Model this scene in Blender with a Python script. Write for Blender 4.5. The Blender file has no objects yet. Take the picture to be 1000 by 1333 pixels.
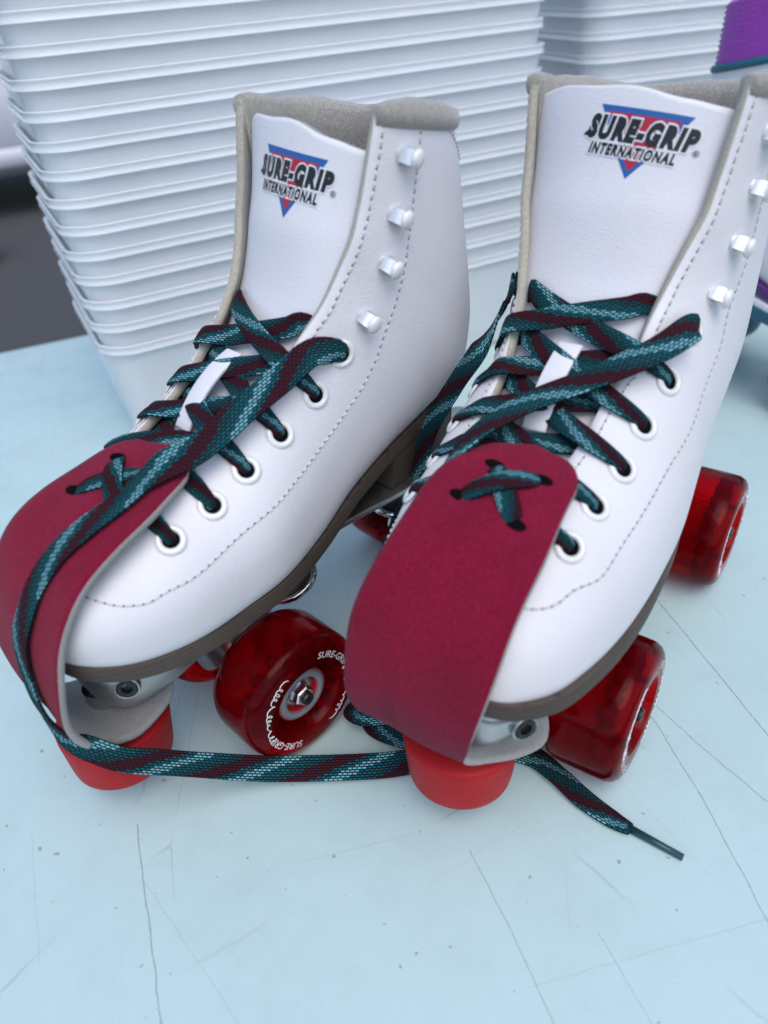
import bpy, bmesh, math, random
from mathutils import Vector, Matrix
random.seed(7)
sc = bpy.context.scene
C = sc.collection

# ---------------------------------------------------------------- camera
F_PX, CAM_H, PIT, ROL = 957.5, 0.28392, 0.62635, -0.08977
cam_d = bpy.data.cameras.new('camera')
cam = bpy.data.objects.new('camera', cam_d); C.objects.link(cam)
cam_d.sensor_fit = 'AUTO'; cam_d.sensor_width = 36.0
cam_d.lens = 36.0 * F_PX / 1333.0
cam_d.clip_start = 0.01; cam_d.clip_end = 500
fw = Vector((0, math.cos(PIT), -math.sin(PIT))); rt = Vector((1, 0, 0)); up = Vector((0, math.sin(PIT), math.cos(PIT)))
r2 = rt * math.cos(ROL) + up * math.sin(ROL); u2 = up * math.cos(ROL) - rt * math.sin(ROL)
m3 = Matrix((r2, u2, -fw)).transposed()
cam.matrix_world = Matrix.Translation((0, 0, CAM_H)) @ m3.to_4x4()
cam_d.dof.use_dof = True; cam_d.dof.focus_distance = 0.325; cam_d.dof.aperture_fstop = 7.5
sc.camera = cam

# ---------------------------------------------------------------- sky, sun, exposure
SUN_EL, SUN_AZ = math.radians(62), math.radians(165)      # azimuth from +Y, positive to +X
w = bpy.data.worlds.new('World'); sc.world = w; w.use_nodes = True
nt = w.node_tree; bgn = nt.nodes['Background']
sky = nt.nodes.new('ShaderNodeTexSky'); sky.sky_type = 'NISHITA'; sky.sun_disc = False
sky.sun_elevation = SUN_EL; sky.sun_rotation = SUN_AZ
sky.air_density = 1.0; sky.dust_density = 1.5; sky.ozone_density = 1.0
nt.links.new(sky.outputs[0], bgn.inputs[0]); bgn.inputs[1].default_value = 0.14
sd = bpy.data.lights.new('sun', 'SUN'); sd.energy = 0.95; sd.angle = math.radians(48); sd.color = (1.0, 0.96, 0.91)
sun = bpy.data.objects.new('sun', sd); C.objects.link(sun)
sdir = Vector((math.sin(SUN_AZ) * math.cos(SUN_EL), math.cos(SUN_AZ) * math.cos(SUN_EL), math.sin(SUN_EL)))
sun.rotation_euler = sdir.to_track_quat('Z', 'Y').to_euler()
sc.view_settings.view_transform = 'Standard'; sc.view_settings.look = 'None'
sc.view_settings.exposure = 0.70; sc.view_settings.gamma = 1.0; sc.view_settings.use_curve_mapping = False
sc.render.engine = 'CYCLES'
cy = sc.cycles
cy.use_denoising = True; cy.max_bounces = 20; cy.transparent_max_bounces = 24; cy.transmission_bounces = 12
cy.diffuse_bounces = 14; cy.glossy_bounces = 5; cy.sample_clamp_indirect = 6

# ---------------------------------------------------------------- materials
class G:
    """tiny node graph helper"""
    def __init__(s, name):
        s.m = bpy.data.materials.new(name); s.m.use_nodes = True; s.t = s.m.node_tree
        s.b = s.t.nodes['Principled BSDF']; s.out = s.t.nodes['Material Output']
    def n(s, typ, **kw):
        n = s.t.nodes.new(typ)
        for k, v in kw.items():
            if k.startswith('i_'): n.inputs[k[2:].replace('_', ' ')].default_value = v
            else: setattr(n, k, v)
        return n
    def l(s, a, b): s.t.links.new(a, b)
    def put(s, sock, v):
        if isinstance(v, (int, float, tuple, list)): sock.default_value = v
        else: s.l(v, sock)
    def math(s, op, a, b=None, c=None):
        n = s.n('ShaderNodeMath', operation=op)
        for i, v in enumerate((a, b, c)):
            if v is not None: s.put(n.inputs[i], v)
        return n.outputs[0]
    def coord(s, kind='Object'): return s.n('ShaderNodeTexCoord').outputs[kind]
    def noise(s, vec, scale, detail=3, rough=.5):
        n = s.n('ShaderNodeTexNoise'); n.inputs['Scale'].default_value = scale
        n.inputs['Detail'].default_value = detail; n.inputs['Roughness'].default_value = rough
        s.l(vec, n.inputs['Vector']); return n.outputs['Fac']
    def ramp(s, fac, stops, interp='LINEAR'):
        n = s.n('ShaderNodeValToRGB'); n.color_ramp.interpolation = interp
        e = n.color_ramp.elements
        while len(e) < len(stops): e.new(.5)
        for k, (p, c) in enumerate(stops): e[k].position = p; e[k].color = c if len(c) == 4 else (*c, 1)
        s.l(fac, n.inputs[0]); return n.outputs[0]
    def mix(s, f, a, b):
        n = s.n('ShaderNodeMix', data_type='RGBA')
        s.put(n.inputs[0], f); s.put(n.inputs[6], a if not isinstance(a, tuple) or len(a) == 4 else (*a, 1))
        s.put(n.inputs[7], b if not isinstance(b, tuple) or len(b) == 4 else (*b, 1)); return n.outputs[2]
    def bump(s, h, dist, strength=1.0, prev=None):
        n = s.n('ShaderNodeBump'); n.inputs['Distance'].default_value = dist; n.inputs['Strength'].default_value = strength
        s.l(h, n.inputs['Height'])
        if prev is not None: s.l(prev, n.inputs['Normal'])
        return n.outputs[0]
    def set(s, **kw):
        for k, v in kw.items():
            k = {'color': 'Base Color', 'rough': 'Roughness', 'metal': 'Metallic', 'normal': 'Normal', 'ior': 'IOR',
                 'trans': 'Transmission Weight', 'sss': 'Subsurface Weight', 'sheen': 'Sheen Weight', 'coat': 'Coat Weight', 'spec': 'Specular IOR Level'}.get(k, k)
            if k == 'Base Color' and isinstance(v, tuple) and len(v) == 3: v = (*v, 1)
            s.put(s.b.inputs[k], v)
        return s.m

MAT = {}
def plain(name, col, rough=.5, metal=0, **kw):
    g = G(name); v = g.coord(); n = g.noise(v, 60, 4)
    c = g.mix(g.math('MULTIPLY', n, .35), col, tuple(x * .72 for x in col))
    rr = g.math('MULTIPLY_ADD', g.noise(v, 240, 3), .25, rough - .12)
    MAT[name] = g.set(color=c, rough=rr, metal=metal, **kw); return MAT[name]  # noqa

def mk_leather(name, base, grain=.00011):
    g = G(name); v = g.coord()
    vo = g.n('ShaderNodeTexVoronoi', feature='SMOOTH_F1'); vo.inputs['Scale'].default_value = 1300; g.l(v, vo.inputs['Vector'])
    n1 = g.noise(v, 1500, 3); big = g.noise(v, 22, 4); mid = g.noise(v, 130, 4)
    h = g.math('ADD', vo.outputs['Distance'], g.math('MULTIPLY', n1, .6))
    nb = g.bump(h, grain, 1.0); nb = g.bump(mid, .0005, .10, nb)
    col = g.mix(g.ramp(big, [(.42, (0, 0, 0)), (.8, (.5, .5, .5))]), base, tuple(x * y for x, y in zip(base, (.9, .88, .85))))
    spk = g.ramp(g.noise(v, 420, 1), [(.70, (0, 0, 0)), (.76, (1, 1, 1))])
    col = g.mix(g.math('MULTIPLY', spk, .10), col, (.35, .33, .32))
    MAT[name] = g.set(color=col, rough=g.math('MULTIPLY_ADD', mid, .25, .34), normal=nb, spec=.4); return MAT[name]
mk_leather('white_leather', (.71, .695, .705))
mk_leather('tongue_leather', (.71, .70, .725), .00009)

def mk_suede(name, c1, c2, scale=900, sheen=.5, bumpd=.0005):
    g = G(name); v = g.coord()
    n1 = g.noise(v, scale, 5, .75); n2 = g.noise(v, 45, 4)
    col = g.mix(g.ramp(n1, [(.32, (0, 0, 0)), (.7, (1, 1, 1))]), c1, c2)
    col = g.mix(g.math('MULTIPLY', g.ramp(n2, [(.4, (0, 0, 0)), (.75, (1, 1, 1))]), .3), col, tuple(x * .7 for x in c1))
    MAT[name] = g.set(color=col, rough=.95, sheen=sheen, normal=g.bump(n1, bumpd, .8), spec=.15); return MAT[name]
mk_suede('red_suede', (.125, .002, .014), (.30, .008, .046), 1150, .06, .0004)
mk_suede('grey_suede', (.24, .235, .22), (.38, .375, .355), 1100, .4, .0004)
mk_suede('collar_suede', (.25, .235, .20), (.44, .42, .37), 900, .5, .0005)
mk_suede('raw_edge', (.36, .33, .26), (.50, .47, .39), 700, .3, .0004)
mk_suede('purple_knit', (.25, .03, .33), (.38, .08, .48), 700, .4, .0004)
plain('white_enamel', (.80, .79, .76), .18, coat=.6)
plain('steel', (.62, .63, .65), .30, 1.0)
plain('hook_metal', (.80, .80, .81), .42, .75)
plain('chrome', (.78, .79, .80), .14, 1.0)
plain('cast_metal', (.52, .52, .53), .36, 1.0)
plain('black_steel', (.012, .012, .014), .35)
plain('black_rubber', (.012, .012, .016), .5)
plain('hole', (.004, .004, .004), .95, spec=.05)
plain('thread', (.66, .64, .64), .8)
plain('needle_hole', (.14, .14, .145), .9)
plain('print_blue', (.012, .105, .36), .45)
plain('print_red', (.42, .010, .040), .45)
plain('print_black', (.006, .007, .009), .35)
plain('print_white', (.80, .80, .82), .45)
plain('wheel_print', (.75, .72, .72), .5)
plain('teal_rubber', (.010, .10, .15), .5)
plain('purple_rubber', (.09, .02, .15), .5)
plain('grey_bearing', (.22, .23, .25), .35)
plain('core_red', (.40, .006, .012), .45)
plain('core_dark', (.030, .002, .005), .6)
plain('table_leg', (.30, .31, .33), .5, 0)
plain('car_paint', (.60, .60, .67), .3, 0, coat=.5)
plain('car_dark', (.03, .03, .035), .6)
plain('bag', (.55, .57, .58), .7)

def mk_toe_stop():
    g = G('toe_stop_red'); v = g.coord(); n = g.noise(v, 90, 4)
    col = g.mix(n, (.42, .010, .013), (.33, .007, .010))
    b = g.bump(g.noise(v, 700, 3), .0001, .3)
    MAT['toe_stop_red'] = g.set(color=col, rough=g.math('MULTIPLY_ADD', n, .2, .45), sss=.1, normal=b, spec=.25)
    g.b.inputs['Subsurface Radius'].default_value = (.004, .0006, .0004)
mk_toe_stop()

def mk_urethane():
    g = G('red_urethane'); v = g.coord()
    gl = g.n('ShaderNodeBsdfGlass'); gl.inputs['IOR'].default_value = 1.22; gl.inputs['Roughness'].default_value = .04
    gl.inputs['Color'].default_value = (.86, .020, .045, 1)
    tr = g.n('ShaderNodeBsdfTransparent'); tr.inputs['Color'].default_value = (.90, .05, .075, 1)
    tl = g.n('ShaderNodeBsdfTranslucent'); tl.inputs['Color'].default_value = (.75, .010, .022, 1)
    df = g.n('ShaderNodeBsdfDiffuse'); df.inputs['Color'].default_value = (.34, .004, .012, 1)
    go = g.n('ShaderNodeBsdfGlossy'); go.inputs['Roughness'].default_value = .12
    a = g.n('ShaderNodeMixShader'); a.inputs[0].default_value = .58; g.l(gl.outputs[0], a.inputs[1]); g.l(tr.outputs[0], a.inputs[2])
    b = g.n('ShaderNodeMixShader'); b.inputs[0].default_value = .5; g.l(tl.outputs[0], b.inputs[1]); g.l(df.outputs[0], b.inputs[2])
    c = g.n('ShaderNodeMixShader'); c.inputs[0].default_value = .22; g.l(a.outputs[0], c.inputs[1]); g.l(b.outputs[0], c.inputs[2])
    fr = g.n('ShaderNodeFresnel'); fr.inputs[0].default_value = 1.18
    d = g.n('ShaderNodeMixShader'); g.l(fr.outputs[0], d.inputs[0]); g.l(c.outputs[0], d.inputs[1]); g.l(go.outputs[0], d.inputs[2])
    g.l(d.outputs[0], g.out.inputs[0]); MAT['red_urethane'] = g.m
mk_urethane()

def mk_tub():
    g = G('clear_plastic'); v = g.coord(); n = g.noise(v, 30, 3)
    nb = g.bump(g.noise(v, 14, 2), .002, .3)
    tl = g.n('ShaderNodeBsdfTranslucent'); tl.inputs['Color'].default_value = (.975, .985, .99, 1)
    df = g.n('ShaderNodeBsdfDiffuse'); df.inputs['Color'].default_value = (.955, .97, .98, 1)
    tr = g.n('ShaderNodeBsdfTransparent'); tr.inputs['Color'].default_value = (.96, .98, .985, 1)
    go = g.n('ShaderNodeBsdfGlossy'); go.inputs['Roughness'].default_value = .22; go.inputs['Color'].default_value = (1, 1, 1, 1); g.l(nb, go.inputs['Normal'])
    a = g.n('ShaderNodeMixShader'); a.inputs[0].default_value = .78; g.l(tl.outputs[0], a.inputs[1]); g.l(df.outputs[0], a.inputs[2])
    b = g.n('ShaderNodeMixShader'); g.l(g.math('MULTIPLY_ADD', n, .1, .14), b.inputs[0]); g.l(a.outputs[0], b.inputs[1]); g.l(tr.outputs[0], b.inputs[2])
    fr = g.n('ShaderNodeFresnel'); fr.inputs[0].default_value = 1.45; g.l(nb, fr.inputs['Normal'])
    d = g.n('ShaderNodeMixShader'); g.l(fr.outputs[0], d.inputs[0]); g.l(b.outputs[0], d.inputs[1]); g.l(go.outputs[0], d.inputs[2])
    g.l(d.outputs[0], g.out.inputs[0]); MAT['clear_plastic'] = g.m
mk_tub()

def mk_sole():
    g = G('stacked_sole'); v = g.coord(); sep = g.n('ShaderNodeSeparateXYZ'); g.l(v, sep.inputs[0])
    z = g.math('ADD', sep.outputs[2], g.math('MULTIPLY', g.noise(v, 40, 2), .0012))
    lay = g.math('FRACT', g.math('MULTIPLY', z, 420))
    n = g.noise(v, 500, 4)
    col = g.mix(g.ramp(lay, [(.0, (0, 0, 0)), (.12, (1, 1, 1)), (.9, (.8, .8, .8)), (1, (0, 0, 0))]), (.025, .018, .014), (.085, .062, .045))
    col = g.mix(g.math('MULTIPLY', n, .6), col, (.045, .035, .028))
    MAT['stacked_sole'] = g.set(color=col, rough=.62, normal=g.bump(lay, .0003, .5))
mk_sole()

def mk_lace():
    g = G('lace_weave'); uv = g.coord('UV'); sep = g.n('ShaderNodeSeparateXYZ'); g.l(uv, sep.inputs[0])
    u, v = sep.outputs[0], sep.outputs[1]                    # u in mm along, v 0..1 across
    rf = g.math('MULTIPLY', v, 10.0); row = g.math('FLOOR', rf); fr = g.math('FRACT', rf)
    cf = g.math('ADD', g.math('DIVIDE', u, 2.1), g.math('MULTIPLY', row, .5)); fc = g.math('FRACT', cf)
    cell = g.math('MULTIPLY', g.math('SINE', g.math('MULTIPLY', fr, math.pi)), g.math('POWER', g.math('SINE', g.math('MULTIPLY', fc, math.pi)), .45))
    mask = g.ramp(cell, [(.38, (0, 0, 0)), (.72, (1, 1, 1))])
    stepu = g.math('MULTIPLY', g.math('FLOOR', cf), 2.1)    # whole stitches keep one colour
    ph = g.math('FRACT', g.math('DIVIDE', g.math('ADD', stepu, g.math('MULTIPLY', row, 1.7)), 42.0))
    teal, burg, cyan = (.006, .115, .135), (.075, .006, .016), (.18, .47, .54)
    band = g.ramp(ph, [(0, burg), (.30, teal), (.44, cyan), (.64, teal), (.84, (.010, .070, .085))], 'CONSTANT')
    alt = g.math('MODULO', row, 2.0)
    band = g.mix(g.math('MULTIPLY', g.math('SUBTRACT', 1.0, alt), .45), band, g.mix(.5, band, (.01, .02, .025)))
    col = g.mix(mask, (.006, .007, .010), band)
    nb = g.bump(cell, .0005, .9)
    MAT['lace_weave'] = g.set(color=col, rough=.8, normal=nb, sheen=0.0, spec=.12)
mk_lace()
plain('aglet', (.01, .05, .06), .3)

SCR = [(-0.1169, 0.1814, -0.1024, 0.1378), (-0.1024, 0.1378, -0.0918, 0.1058), (-0.1076, 0.1558, -0.0564, 0.0938), (0.123, 0.3966, 0.1611, 0.1979),
       (0.1177, 0.2208, 0.1286, 0.1981), (0.1286, 0.1981, 0.1459, 0.1662), (0.1147, 0.2123, 0.1208, 0.1704), (0.1208, 0.1704, 0.1243, 0.121),
       (0.0221, 0.1571, 0.0324, 0.1262), (0.0324, 0.1262, 0.041, 0.095), (0.0637, 0.1222, 0.0728, 0.0925), (-0.0494, 0.1583, 0.0007, 0.1666),
       (0.0354, 0.107, 0.1249, 0.1222), (-0.1632, 0.1841, -0.1416, 0.1303), (0.0885, 0.1846, 0.1126, 0.1359), (0.0049, 0.1456, 0.0521, 0.1702)]
SCW = [.00036, .00034, .00016, .0004, .00034, .00034, .00036, .00034, .00030, .00030, .00026, .00018, .00018, .00018, .00016, .00016]
SCD = [.75, .75, .35, .85, .7, .7, .75, .7, .6, .6, .5, .3, .3, .3, .25, .25]
def mk_table():
    g = G('table_plastic')
    geo = g.n('ShaderNodeNewGeometry'); v = geo.outputs['Position']
    warp = g.n('ShaderNodeTexNoise'); warp.inputs['Scale'].default_value = 90; g.l(v, warp.inputs['Vector'])
    vm = g.n('ShaderNodeVectorMath', operation='MULTIPLY_ADD'); g.l(warp.outputs['Color'], vm.inputs[0]); vm.inputs[1].default_value = (.0016,) * 3; g.l(v, vm.inputs[2])
    pv = vm.outputs[0]; tot = None
    brk = g.noise(v, 420, 2)
    for (ax, ay, bx, by), wd, dp in zip(SCR, SCW, SCD):
        ax += .0008; bx += .0008; ay += .0008; by += .0008
        L = math.hypot(bx - ax, by - ay); d = ((bx - ax) / L, (by - ay) / L, 0); nn = (-d[1], d[0], 0)
        s = g.n('ShaderNodeVectorMath', operation='SUBTRACT'); g.l(pv, s.inputs[0]); s.inputs[1].default_value = (ax, ay, 0)
        t = g.n('ShaderNodeVectorMath', operation='DOT_PRODUCT'); g.l(s.outputs[0], t.inputs[0]); t.inputs[1].default_value = d
        q = g.n('ShaderNodeVectorMath', operation='DOT_PRODUCT'); g.l(s.outputs[0], q.inputs[0]); q.inputs[1].default_value = nn
        near = g.math('LESS_THAN', g.math('ABSOLUTE', q.outputs['Value']), g.math('MULTIPLY', brk, wd * 1.6))
        ins = g.math('LESS_THAN', g.math('ABSOLUTE', g.math('SUBTRACT', t.outputs['Value'], L / 2)), L / 2 + .0006)
        k = g.math('MULTIPLY', g.math('MULTIPLY', near, ins), dp)
        tot = k if tot is None else g.math('MAXIMUM', tot, k)
    # fine random hairlines, specks and smudges
    wv = g.n('ShaderNodeTexVoronoi', feature='DISTANCE_TO_EDGE'); wv.inputs['Scale'].default_value = 9
    mp = g.n('ShaderNodeMapping'); mp.inputs['Scale'].default_value = (1, .35, 1); mp.inputs['Rotation'].default_value = (0, 0, .5)
    g.l(pv, mp.inputs[0]); g.l(mp.outputs[0], wv.inputs['Vector'])
    hair = g.math('MULTIPLY', g.math('LESS_THAN', wv.outputs['Distance'], .0022), g.ramp(g.noise(v, 16, 2), [(.5, (0, 0, 0)), (.62, (.35, .35, .35))]))
    spk = g.ramp(g.noise(v, 260, 1), [(.745, (0, 0, 0)), (.775, (1, 1, 1))])
    smu = g.ramp(g.noise(pv, 24, 7, .72), [(.46, (0, 0, 0)), (.72, (1, 1, 1))])
    col = g.mix(g.math('MULTIPLY', smu, .35), (.455, .60, .595), (.34, .44, .435))
    col = g.mix(g.math('MULTIPLY', spk, .55), col, (.16, .15, .15))
    dark = g.math('MAXIMUM', tot, hair)
    col = g.mix(g.math('MULTIPLY', dark, .6), col, (.13, .13, .13))
    h = g.math('SUBTRACT', g.math('MULTIPLY', g.noise(v, 800, 3), .5), g.math('MULTIPLY', dark, 1.0))
    MAT['table_plastic'] = g.set(color=col, rough=g.math('MULTIPLY_ADD', smu, .22, .32), normal=g.bump(h, .00025, .5), spec=.45)
mk_table()

def mk_asphalt():
    g = G('asphalt'); v = g.coord(); n = g.noise(v, 160, 5, .7); b = g.noise(v, 1.2, 4)
    col = g.mix(n, (.030, .031, .033), (.085, .086, .088)); col = g.mix(g.math('MULTIPLY', b, .6), col, (.05, .05, .052))
    MAT['asphalt'] = g.set(color=col, rough=.9, normal=g.bump(n, .004, .8))
mk_asphalt()

# ---------------------------------------------------------------- object helpers (lengths in mm inside builders)
MM = .001
def tag(o, label=None, cat=None, group=None, kind=None):
    for k, v in (('label', label), ('category', cat), ('group', group), ('kind', kind)):
        if v: o[k] = v
    return o
def link(name, me, parent=None):
    o = bpy.data.objects.new(name, me); C.objects.link(o)
    if parent is not None: o.parent = parent
    return o
def mesh(name, verts, faces, mats, parent=None, smooth=True, uv=None, midx=None, scale=MM, fix=True):
    me = bpy.data.meshes.new(name)
    me.from_pydata([(x * scale, y * scale, z * scale) for x, y, z in verts], [], faces)
    if uv:
        l = me.uv_layers.new(name='UVMap')
        for p in me.polygons:
            for li in p.loop_indices: l.data[li].uv = uv[me.loops[li].vertex_index]
    for m in ([mats] if isinstance(mats, str) else mats): me.materials.append(MAT[m])
    if midx:
        for p, k in zip(me.polygons, midx): p.material_index = k
    if fix:
        bm = bmesh.new(); bm.from_mesh(me); bmesh.ops.recalc_face_normals(bm, faces=bm.faces); bm.to_mesh(me); bm.free()
    for p in me.polygons: p.use_smooth = smooth
    me.update()
    return link(name, me, parent)
class MB:
    def __init__(s): s.v = []; s.f = []; s.uv = []
    def add(s, v, f, uv=None):
        k = len(s.v); s.v += [tuple(p) for p in v]; s.f += [tuple(i + k for i in q) for q in f]
        s.uv += uv if uv else [(0, 0)] * len(v)
    def rings(s, rings, close=True, cap=True, uv=None):
        n = len(rings[0]); v = [p for r in rings for p in r]; f = []
        for i in range(len(rings) - 1):
            for j in range(n if close else n - 1):
                k = (j + 1) % n
                f.append((i * n + j, i * n + k, (i + 1) * n + k, (i + 1) * n + j))
        if cap: f.append(tuple(range(n))[::-1]); f.append(tuple((len(rings) - 1) * n + j for j in range(n)))
        s.add(v, f, uv)
    def box(s, c, sz, M=None, bev=0):
        x, y, z = (a / 2 for a in sz); b = min(bev, x * .9, y * .9, z * .9)
        prof = [(-z, -b), (-z + b, 0), (z - b, 0), (z, -b)] if b else [(-z, 0), (z, 0)]
        R = []
        for zz, d in prof:
            X, Y = x + d, y + d; e = b if b else 0
            pts = [(X, -Y + e), (X, Y - e), (X - e, Y), (-X + e, Y), (-X, Y - e), (-X, -Y + e), (-X + e, -Y), (X - e, -Y)] if b else [(X, -Y), (X, Y), (-X, Y), (-X, -Y)]
            R.append([Vector((px, py, zz)) for px, py in pts])
        R = [[(M @ p if M else p) + Vector(c) for p in r] for r in R]
        s.rings(R)
    def tube(s, pts, rad, n=14, cap=True):
        pts = [Vector(p) for p in pts]; rad = rad if isinstance(rad, (list, tuple)) else [rad] * len(pts)
        R = []; prev = None
        for i, p in enumerate(pts):
            t = (pts[min(i + 1, len(pts) - 1)] - pts[max(i - 1, 0)]).normalized()
            if prev is None: prev = t.orthogonal().normalized()
            a = (prev - t * prev.dot(t)).normalized(); prev = a; b = t.cross(a)
            R.append([p + (a * math.cos(6.28318 * k / n) + b * math.sin(6.28318 * k / n)) * rad[i] for k in range(n)])
        s.rings(R, True, cap)
    def lathe(s, prof, n=32, M=None, o=(0, 0, 0), cap=False):
        """prof: (height along z, radius)"""
        R = []
        for h, r in prof:
            ring = [Vector((r * math.cos(6.2831853 * k / n), r * math.sin(6.2831853 * k / n), h)) for k in range(n)]
            R.append([(M @ p if M else p) + Vector(o) for p in ring])
        s.rings(R, True, cap)
    def build(s, name, mats, parent=None, smooth=True, uv=False, fix=True):
        return mesh(name, s.v, s.f, mats, parent, smooth, s.uv if uv else None, fix=fix)
def frame(n, hint):
    n = Vector(n).normalized(); h = Vector(hint); a = (h - n * h.dot(n)).normalized(); b = n.cross(a)
    return Matrix((a, b, n)).transposed()                    # x=a, y=b, z=n
def solid(o, th, shell=0, rim=0, off=-1):
    m = o.modifiers.new('thickness', 'SOLIDIFY'); m.thickness = th * MM; m.offset = off
    m.material_offset = shell; m.material_offset_rim = rim; m.use_even_offset = False
    return o
def bevel(o, wd, seg=2, ang=40):
    m = o.modifiers.new('edge', 'BEVEL'); m.width = wd * MM; m.segments = seg; m.limit_method = 'ANGLE'; m.angle_limit = math.radians(ang); return o

_tc = {}
def text2d(txt, size, bold=0.0, shear=0.0, res=3):
    key = (txt, size, bold, shear)
    if key in _tc: return _tc[key]
    c = bpy.data.curves.new('t', 'FONT'); c.body = txt; c.size = size; c.shear = shear; c.offset = bold; c.resolution_u = res
    c.align_x = 'CENTER'; c.space_character = 1.24 if bold > .1 else 1.0; c.fill_mode = 'FRONT'
    o = bpy.data.objects.new('t', c); C.objects.link(o); bpy.context.view_layer.update()
    me = bpy.data.meshes.new_from_object(o.evaluated_get(bpy.context.evaluated_depsgraph_get()))
    v = [(p.co.x, p.co.y) for p in me.vertices]; f = [tuple(p.vertices) for p in me.polygons]
    bpy.data.objects.remove(o); bpy.data.meshes.remove(me); bpy.data.curves.remove(c)
    _tc[key] = (v, f); return v, f

# ---------------------------------------------------------------- setting
gm = MB(); n = 24
gm.add([(-40000 + 80000 * i / n, -30000 + 90000 * j / n, -740) for j in range(n + 1) for i in range(n + 1)],
       [(j * (n + 1) + i, j * (n + 1) + i + 1, (j + 1) * (n + 1) + i + 1, (j + 1) * (n + 1) + i) for j in range(n) for i in range(n)])
tag(gm.build('ground', 'asphalt'), kind='structure')

TA = math.radians(19.7)
tbl = link('folding_table', None); tag(tbl, 'white plastic folding table with scratched top under the roller skates', 'table')
td = Vector((math.cos(TA), math.sin(TA), 0)); tn = Vector((-math.sin(TA), math.cos(TA), 0))
tc = tn * .424 + td * .25
tbl.location = (tc.x, tc.y, -.74); tbl.rotation_euler = (0, 0, TA)
def rrect(w, d, r, seg=8):
    P = []
    for cx, cyy, a0 in ((w / 2 - r, d / 2 - r, 0), (-w / 2 + r, d / 2 - r, 90), (-w / 2 + r, -d / 2 + r, 180), (w / 2 - r, -d / 2 + r, 270)):
        for k in range(seg + 1):
            a = math.radians(a0 + 90 * k / seg); P.append((cx + r * math.cos(a), cyy + r * math.sin(a)))
    return P
tm = MB()
prof = [(-42, -6), (-42, 0), (-12, 0), (-4, -2), (-1, -5), (0, -9)]
tm.rings([[(x, y, z + 740) for x, y in rrect(1830 + 2 * e, 800 + 2 * e, 60 + e)] for z, e in prof])
tm.build('tabletop', 'table_plastic', tbl)
for sx in (-1, 1):
    for sy in (-1, 1):
        lm = MB(); lm.tube([(sx * 720, sy * 300, 698), (sx * 740, sy * 320, 0)], 14); lm.build('leg', 'table_leg', tbl)

# ---------------------------------------------------------------- boot geometry (mm, skate frame: x toe, y medial, z up)
KF = [
( 82,101, 81,107,  11, 10,.45,2.6,2.2, 0, 6),
( 78, 98, 77,119,  24, 22,.40,3.4,2.2, 0, 6),
( 71, 96, 70,129,  34, 30,.38,3.8,2.3, 0, 6),
( 61, 94, 60,135,  41, 36,.36,4.2,2.3, 0, 6),
( 48, 93, 48,141,  46, 40,.34,4.4,2.3, 0, 6),
( 33, 92, 37,145,  48, 43,.33,4.4,2.3,14, 6),
( 16, 92, 21,149,  48, 45,.33,4.4,2.2,17, 6),
( -4, 93,  4,155,  48, 46,.34,4.2,2.2,19, 6),
(-28, 96,-11,163,  43, 46,.36,4.0,2.2,20, 6),
(-54,103,-25,172,  38, 44,.40,3.6,2.2,23, 6),
(-84,110,-36,182,  36, 42,.44,3.2,2.2,25, 7),
(-112,116,-45,192, 37, 42,.46,2.8,2.2,28, 8),
(-138,124,-52,203, 39, 42,.48,2.5,2.2,31, 8),
(-148,146,-57,213, 40, 42,.50,2.3,2.2,34, 8),
(-146,172,-61,223, 41, 42,.50,2.2,2.3,35, 8),
(-141,196,-64,233, 42, 42,.50,2.2,2.3,36, 8),
(-136,220,-67,244, 43, 43,.50,2.2,2.3,37, 8),
(-131,237,-68.6,249, 43, 43,.50,2.2,2.3,37, 8),
]
KF_L = list(KF)
_wmR = [11, 20, 28, 33, 37, 40, 42, 44]
KF_R = [k[:4] + (_wmR[i],) + k[5:] if i < 8 else k for i, k in enumerate(KF)]
def catm(a, b, c, d, t): return .5 * (2 * b + (c - a) * t + (2 * a - 5 * b + 4 * c - d) * t * t + (3 * b - a - 3 * c + d) * t ** 3)
def kf(s, K=KF):
    n = len(K) - 1; x = max(0, min(n, s * n)); i = min(int(x), n - 1); t = x - i
    a = K[max(i - 1, 0)]; b = K[i]; c = K[i + 1]; d = K[min(i + 2, n)]
    return [catm(a[k], b[k], c[k], d[k], t) for k in range(len(b))]
def spow(v, e): return math.copysign(abs(v) ** e, v)
def bp(s, side, q):
    Bx, Bz, Tx, Tz, wm, wl, uc, nb, ntp, g, yc = kf(s)
    g = max(g, 0); wd = wm if side > 0 else wl
    te = math.acos(min(max(g / wd, 0), .999) ** (ntp / 2))
    th = -math.pi / 2 + q * (te + math.pi / 2)
    raw = lambda a: spow(math.sin(a), 2 / nb) * uc if a < 0 else spow(math.sin(a), 2 / ntp) * (1 - uc)
    u = (raw(th) + uc) / (raw(te) + uc)
    y = wd * abs(math.cos(th)) ** (2 / (nb if th < 0 else ntp))
    return Vector((Bx + (Tx - Bx) * u, side * y + yc * u, Bz + (Tz - Bz) * u))
def bn(s, side, q):
    e = .004; q = min(max(q, .02), .985); s = min(max(s, .01), .99)
    a = bp(s + e, side, q) - bp(s - e, side, q); b = bp(s, side, q + e) - bp(s, side, q - e)
    n = a.cross(b).normalized(); Bx, Bz, Tx, Tz = kf(s)[:4]
    c = Vector(((Bx + Tx) / 2, 0, (Bz + Tz) / 2))
    return n if n.dot(bp(s, side, q) - c) > 0 else -n
def q_at(s, side, dist):
    """q whose arc distance from the flap edge is dist"""
    acc = 0; p = bp(s, side, 1); q = 1
    while acc < dist and q > .05:
        q -= .004; p2 = bp(s, side, q); acc += (p2 - p).length; p = p2
    return q
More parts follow.
